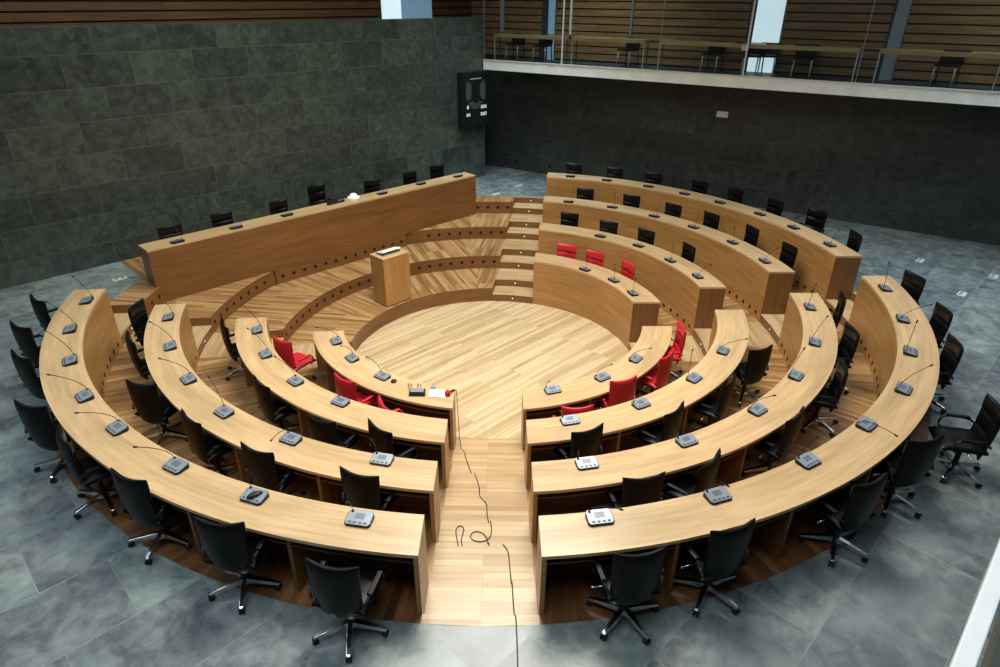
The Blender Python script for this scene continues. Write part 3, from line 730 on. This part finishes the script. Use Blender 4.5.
# glass balustrade: one sheet per bay
cuts = [-5.40, -2.86, -.1, 2.0, 4.43, 7.3, 10.2, 13]
for i in range(len(cuts) - 1):
    root = empty('glass_panel', (0, 0, 0), brz)
    mb = MB(); mb.box(cuts[i] + .012, cuts[i + 1] - .012, 7.652, 7.664, 3.43, 5.60); mb.build('pane', 'glass', root)
    mb = MB(); mb.box(cuts[i] + .002, cuts[i] + (.04 if i in (1, 3) else .016), 7.65, 7.67, 3.43, 5.60); mb.box(cuts[i] + .002, cuts[i + 1], 7.65, 7.67, 5.60, 5.612); mb.build('edge_strip', 'steel' if i in (1, 3) else 'grey', root)
    tag(root, f'clear glass balustrade pane on the gallery edge, {ORD[i]} from the left', 'glass panel', 'glass balustrade panes of the far gallery')
# white upright posts of the slatted wall
for i, (s_, w, m_, nm) in enumerate([(-3.30, .05, 'white', 'white'), (-5.62, .12, 'glow_faint', 'dull blue'), (-1.45, .05, 'grey', 'grey')]):
    mb = MB(); mb.box(s_ - w / 2, s_ + w / 2, 8.94, 8.99, 4.10 if i else 4.1, 9, along=2); o = mb.build('wall_post', m_); mat_rot(o, (0, 0, 0), brz)
    tag(o, f'narrow {nm} upright strip on the slatted gallery wall', 'post')
# gallery desks
for i, (a, b) in enumerate([(-5.2, -2.93), (-2.68, -.58), (-.2, 4.36), (4.74, 6.95), (7.05, 9.3)]):
    root = empty('gallery_desk', tuple(BD * ((a + b) / 2) + BN * 8.02) [:2] + (3.405,), brz); hl = (b - a) / 2
    mb = MB(); mb.box(-hl, hl, -.16, .16, .61, .70, along=0); mb.build('tabletop', 'top', root, .003)
    for x in (-hl + .02, hl - .02):
        for y in (-.13, .13):
            mb = MB(); mb.box(x - .012, x + .012, y - .012, y + .012, 0, .61, along=2); mb.build('leg', 'steel' if y < 0 else 'grey_dark', root)
    tag(root, f'narrow wooden gallery desk behind the glass, {ORD[i]} from the left', 'desk', 'narrow desks on the far gallery')
# gallery chairs (facing the hall: local -y)
g0 = empty('gallery_chair')
mb = MB(); mb.box(-.22, .22, -.2, .18, .38, .42); mb.build('seat', 'leather', g0, .01)
mb = MB(); T = Matrix.Translation((0, .19, .56)) @ Matrix.Rotation(math.radians(-8), 4, 'X'); mb.box(-.23, .23, -.012, .012, -.14, .13, T=T); mb.build('backrest', 'leather', g0, .008)
for sx in (-1, 1):
    for sy in (-1, 1):
        mb = MB(); mb.tube([(sx * .19, sy * .17, .40), (sx * .2, sy * .2, 0)], .016, 8); mb.build('leg', 'steel' if sy < 0 else 'plastic', g0)
    mb = MB(); mb.tube([(sx * .16, .17, .41), (sx * .16, .2, .5)], .011, 6); mb.build('back_support', 'plastic', g0)
for i, (s_, rz_, t_) in enumerate([(-4.86, 0, 8.5), (-3.93, 0, 8.5), (-1.28, -15, 8.5), (1.01, -8, 8.5), (2.02, 0, 8.45), (2.30, 4, 8.66), (3.16, 5, 8.5), (6.05, -12, 8.5)]):
    o = g0 if i == 0 else copy_tree(g0); q = BD * s_ + BN * t_
    o.location = (q.x, q.y, 3.405); o.rotation_euler = (0, 0, brz + math.radians(rz_))
    tag(o, f'black gallery chair with pale legs behind the glass, {ORD[i]} from the left', 'chair', 'black chairs with pale legs on the far gallery')
q = BD * 2.02 + BN * 8.04
mb = MB(); mb.box(-.08, .08, -.003, .003, 0, .11); o = mb.build('paper_notice', 'paper'); o.location = tuple(BD * 1.93 + BN * 7.83)[:2] + (3.96,); o.rotation_euler = (0, 0, brz)
tag(o, 'small white paper notice hanging at the gallery desk before the bright window', 'notice')
# little items on gallery desks
for i, (s_, w) in enumerate([(2.55, .18), (3.25, .26), (1.75, .10), (6.15, .24)]):
    q = BD * s_ + BN * 8.0; root = empty('gallery_console', (q.x, q.y, 4.105), brz)
    mb = MB(); mb.box(-w, w, -.05, .05, 0, .03); mb.build('case', 'plastic', root, .004)
    tag(root, f'flat black console on a gallery desk, {["second","third","first","fourth"][i]} from the left', 'console', 'flat black consoles on gallery desks')
# small white sign and dark vents on back wall
mb = MB(); mb.box(1.19, 1.49, 8.975, 8.999, 2.24, 2.39); o = mb.build('wall_light', 'white', None, .006); mat_rot(o, (0, 0, 0), brz); tag(o, 'small white rectangular light high on the dark back wall', 'light')
for i, s_ in enumerate((-5.09, -3.8)):
    mb = MB(); mb.lathe([(0, 0), (.05, 0), (.055, -.01), (.03, -.012), (0, -.006)], 16, c=(s_, 8.998, .26), axis='y'); o = mb.build('wall_socket', 'hole'); mat_rot(o, (0, 0, 0), brz)
    tag(o, f"small round black socket low on the back wall, {'left' if i == 0 else 'right'} one of two", 'socket', 'round sockets low on the back wall')

# voting display at the end of the left wall
root = empty('voting_display', (PO.x, PO.y, 0), PROT); X0, X1 = 9.72, 10.80; Y = 1.80
mb = MB(); mb.box(X0, X1, Y, 1.998, 1.62, 3.13); mb.build('case', 'board', root, .006)
mb = MB(); mb.box(X0 + .05, X1 - .05, Y - .006, Y - .001, 1.67, 3.08); mb.build('screen', 'plastic', root)
cx = (X0 + X1) / 2; mb = MB(); yd = Y - .008
def dot(x, z, r=.011): mb.face([(x + r * math.cos(2 * PI * q / 8), yd, z + r * math.sin(2 * PI * q / 8)) for q in range(8)])
for sgn in (-1, 1):
    for j in range(4):
        rad = .17 + j * .055
        for i in range(5 + j): 
            a = math.radians(-34 + 68 * i / (4 + j)); dot(cx + sgn * (.02 + rad * math.cos(a) + .02), 2.62 + 1.35 * rad * math.sin(a))
for j in range(3):
    rad = .10 + j * .055
    for i in range(5 + 2 * j):
        a = math.radians(200 + 140 * i / (4 + 2 * j)); dot(cx + rad * 1.25 * math.cos(a), 2.34 + rad * math.sin(a))
mb.build('seat_lamps', 'lamp_dot', root, merge=False)
mb = MB(); r_ = random.Random(2)
x = cx - .2
while x < cx + .2: mb.box(x, x + .02, yd, yd + .001, 2.93, 2.955); x += .028
mb.build('title_line', 'lamp_dot', root)
def glyphs(x, z, w, h_, n):
    mb = MB(); sw = w / n
    for i in range(n):
        a = x + i * sw; mb.box(a, a + sw * .75, yd, yd + .001, z, z + h_ * .25); mb.box(a, a + sw * .25, yd, yd + .001, z, z + h_); mb.box(a, a + sw * .75, yd, yd + .001, z + h_ * .75, z + h_); mb.box(a + sw * .5, a + sw * .75, yd, yd + .001, z, z + h_)
    mb.build('readout', 'lamp_txt', root)
glyphs(X0 + .19, 2.13, .09, .09, 1); glyphs(X0 + .17, 1.92, .16, .08, 2); glyphs(X1 - .33, 2.10, .24, .09, 3); glyphs(X1 - .34, 1.90, .25, .09, 3)
tag(root, 'black voting display with dotted seat map at the end of the stone wall', 'display')

# floor sockets in the slate
for i, (x, y) in enumerate([(-7.32, 1.79), (.89, 7.25), (1.68, 8.1), (9.5, 1.0), (9.06, -.75), (10.4, 0)]):
    root = empty('floor_socket', (x, y, .001), PROT)
    mb = MB(); mb.box(-.13, .13, -.07, .07, 0, .006); mb.build('plate', 'steel', root, .002)
    for sx in (-.06, .06):
        mb = MB(); mb.lathe([(.032, .0062), (.03, .0085), (0, .0085)], 14, c=(sx, .02, 0)); mb.build('outlet', 'grey_dark', root)
    where = ['beside the left end of the straight desk', 'just beyond the right end of the straight desk', 'near the corner of the two stone walls', 'right of the rear desks, nearest the back wall', 'right of the rear desks, nearest the seats', 'right of the rear desks, at the picture edge'][i]
    tag(root, f'metal floor socket set in the slate {where}', 'socket', 'metal sockets in the slate floor')

# near gallery: slab edge, glass and white handrail under the camera
RD = Vector((.782, .623, 0)); RP = Vector((-1.203, -11.041, 0)); rrz = math.atan2(RD.y, RD.x)
root = empty('handrail', (RP.x, RP.y, 0), rrz)
mb = MB(); mb.box(-3, 5, -.0305, 0, 4.06, 4.10, along=0); mb.build('rail', 'white', root, .003)
for x in (-2.2, -1.0, .15, 2.3, 3.6):
    mb = MB(); mb.tube([(x, -.016, 4.065), (x, -.05, 3.9), (x, -.19, 3.35), (x, -.20, 3.05)], .012, 8); mb.build('post', 'steel', root)
tag(root, 'white handrail edge crossing the bottom right corner of the view', 'handrail')
mb = MB(); mb.box(-3, 5, -3.5, -.15, 2.8, 3.05, along=0); o = mb.build('gallery_slab', 'gallery'); o.location = RP; o.rotation_euler = (0, 0, rrz); tag(o, kind='structure')

# ------------------------------------------------------------------ light
def area(loc, size, power, col, target=(0, 0, 0), sy=None, spread=180):
    l = bpy.data.lights.new('overhead_area', 'AREA'); l.energy = power; l.color = col; l.size = size; l.spread = math.radians(spread)  # unseen overhead sources; no fixtures are modelled
    if sy: l.shape = 'RECTANGLE'; l.size_y = sy
    o = bpy.data.objects.new('overhead_area', l); COL.objects.link(o); o.location = loc
    o.rotation_euler = (Vector(target) - Vector(loc)).to_track_quat('-Z', 'Y').to_euler(); return o
area((0.2, -1.2, 8.6), 5, 800, (1, .95, .86), (.1, -1.6, 0), 5, 125)      # skylight over the seats
area((-.5, -3.5, 8.4), 4, 330, (1, .95, .86), (-.5, -3.0, 0), 4, 175)
area((-2.5, -8.8, 8.4), 6, 240, (.80, .92, 1), (-2.0, -7.8, 0), 3, 150)     # cool daylight on the slate in front
area((2.0, 6.2, 8.4), 5, 150, (.72, .87, 1), (1.8, 7.2, 0), 2.5, 75)        # added fill brightening the slate at the far corner
area((9.6, -.6, 8.0), 4, 200, (.76, .89, 1), (9.3, -.8, 0), 6, 95)  # added fill brightening the slate right of the rear desks
area((-8.6, -4, 7.5), 3, 120, (.80, .92, 1), (-7.8, -4, 0), 6, 110)
area((-4.0, 3.0, 8.4), 9, 150, (.90, 1, .86), (-4.9, 4.6, 3.4), .8, 110)     # added fill that washes the top of the stone wall
w = bpy.data.worlds.new('hall_ambient'); sc.world = w; w.use_nodes = True
bg = w.node_tree.nodes['Background']; bg.inputs[0].default_value = (.62, .72, .80, 1); bg.inputs[1].default_value = .09

# ------------------------------------------------------------------ camera
P_ = [-1.23463, -11.00105, 5.06374, .124261, .482005, .006178, 644.694]
cam = bpy.data.cameras.new('camera'); co = bpy.data.objects.new('camera', cam); COL.objects.link(co)
cam.sensor_width = 36; cam.lens = P_[6] / 1000 * 36; cam.clip_start = .05; cam.clip_end = 200
yaw, pit, rol = P_[3:6]
f = Vector((math.sin(yaw) * math.cos(pit), math.cos(yaw) * math.cos(pit), -math.sin(pit))); r = Vector((math.cos(yaw), -math.sin(yaw), 0)); u = r.cross(f)
r2 = math.cos(rol) * r + math.sin(rol) * u; u2 = -math.sin(rol) * r + math.cos(rol) * u
co.matrix_world = Matrix(((r2.x, u2.x, -f.x, P_[0]), (r2.y, u2.y, -f.y, P_[1]), (r2.z, u2.z, -f.z, P_[2]), (0, 0, 0, 1)))
sc.camera = co
sc.view_settings.view_transform = 'Standard'; sc.view_settings.look = 'None'
sc.view_settings.exposure = 0; sc.view_settings.gamma = 1
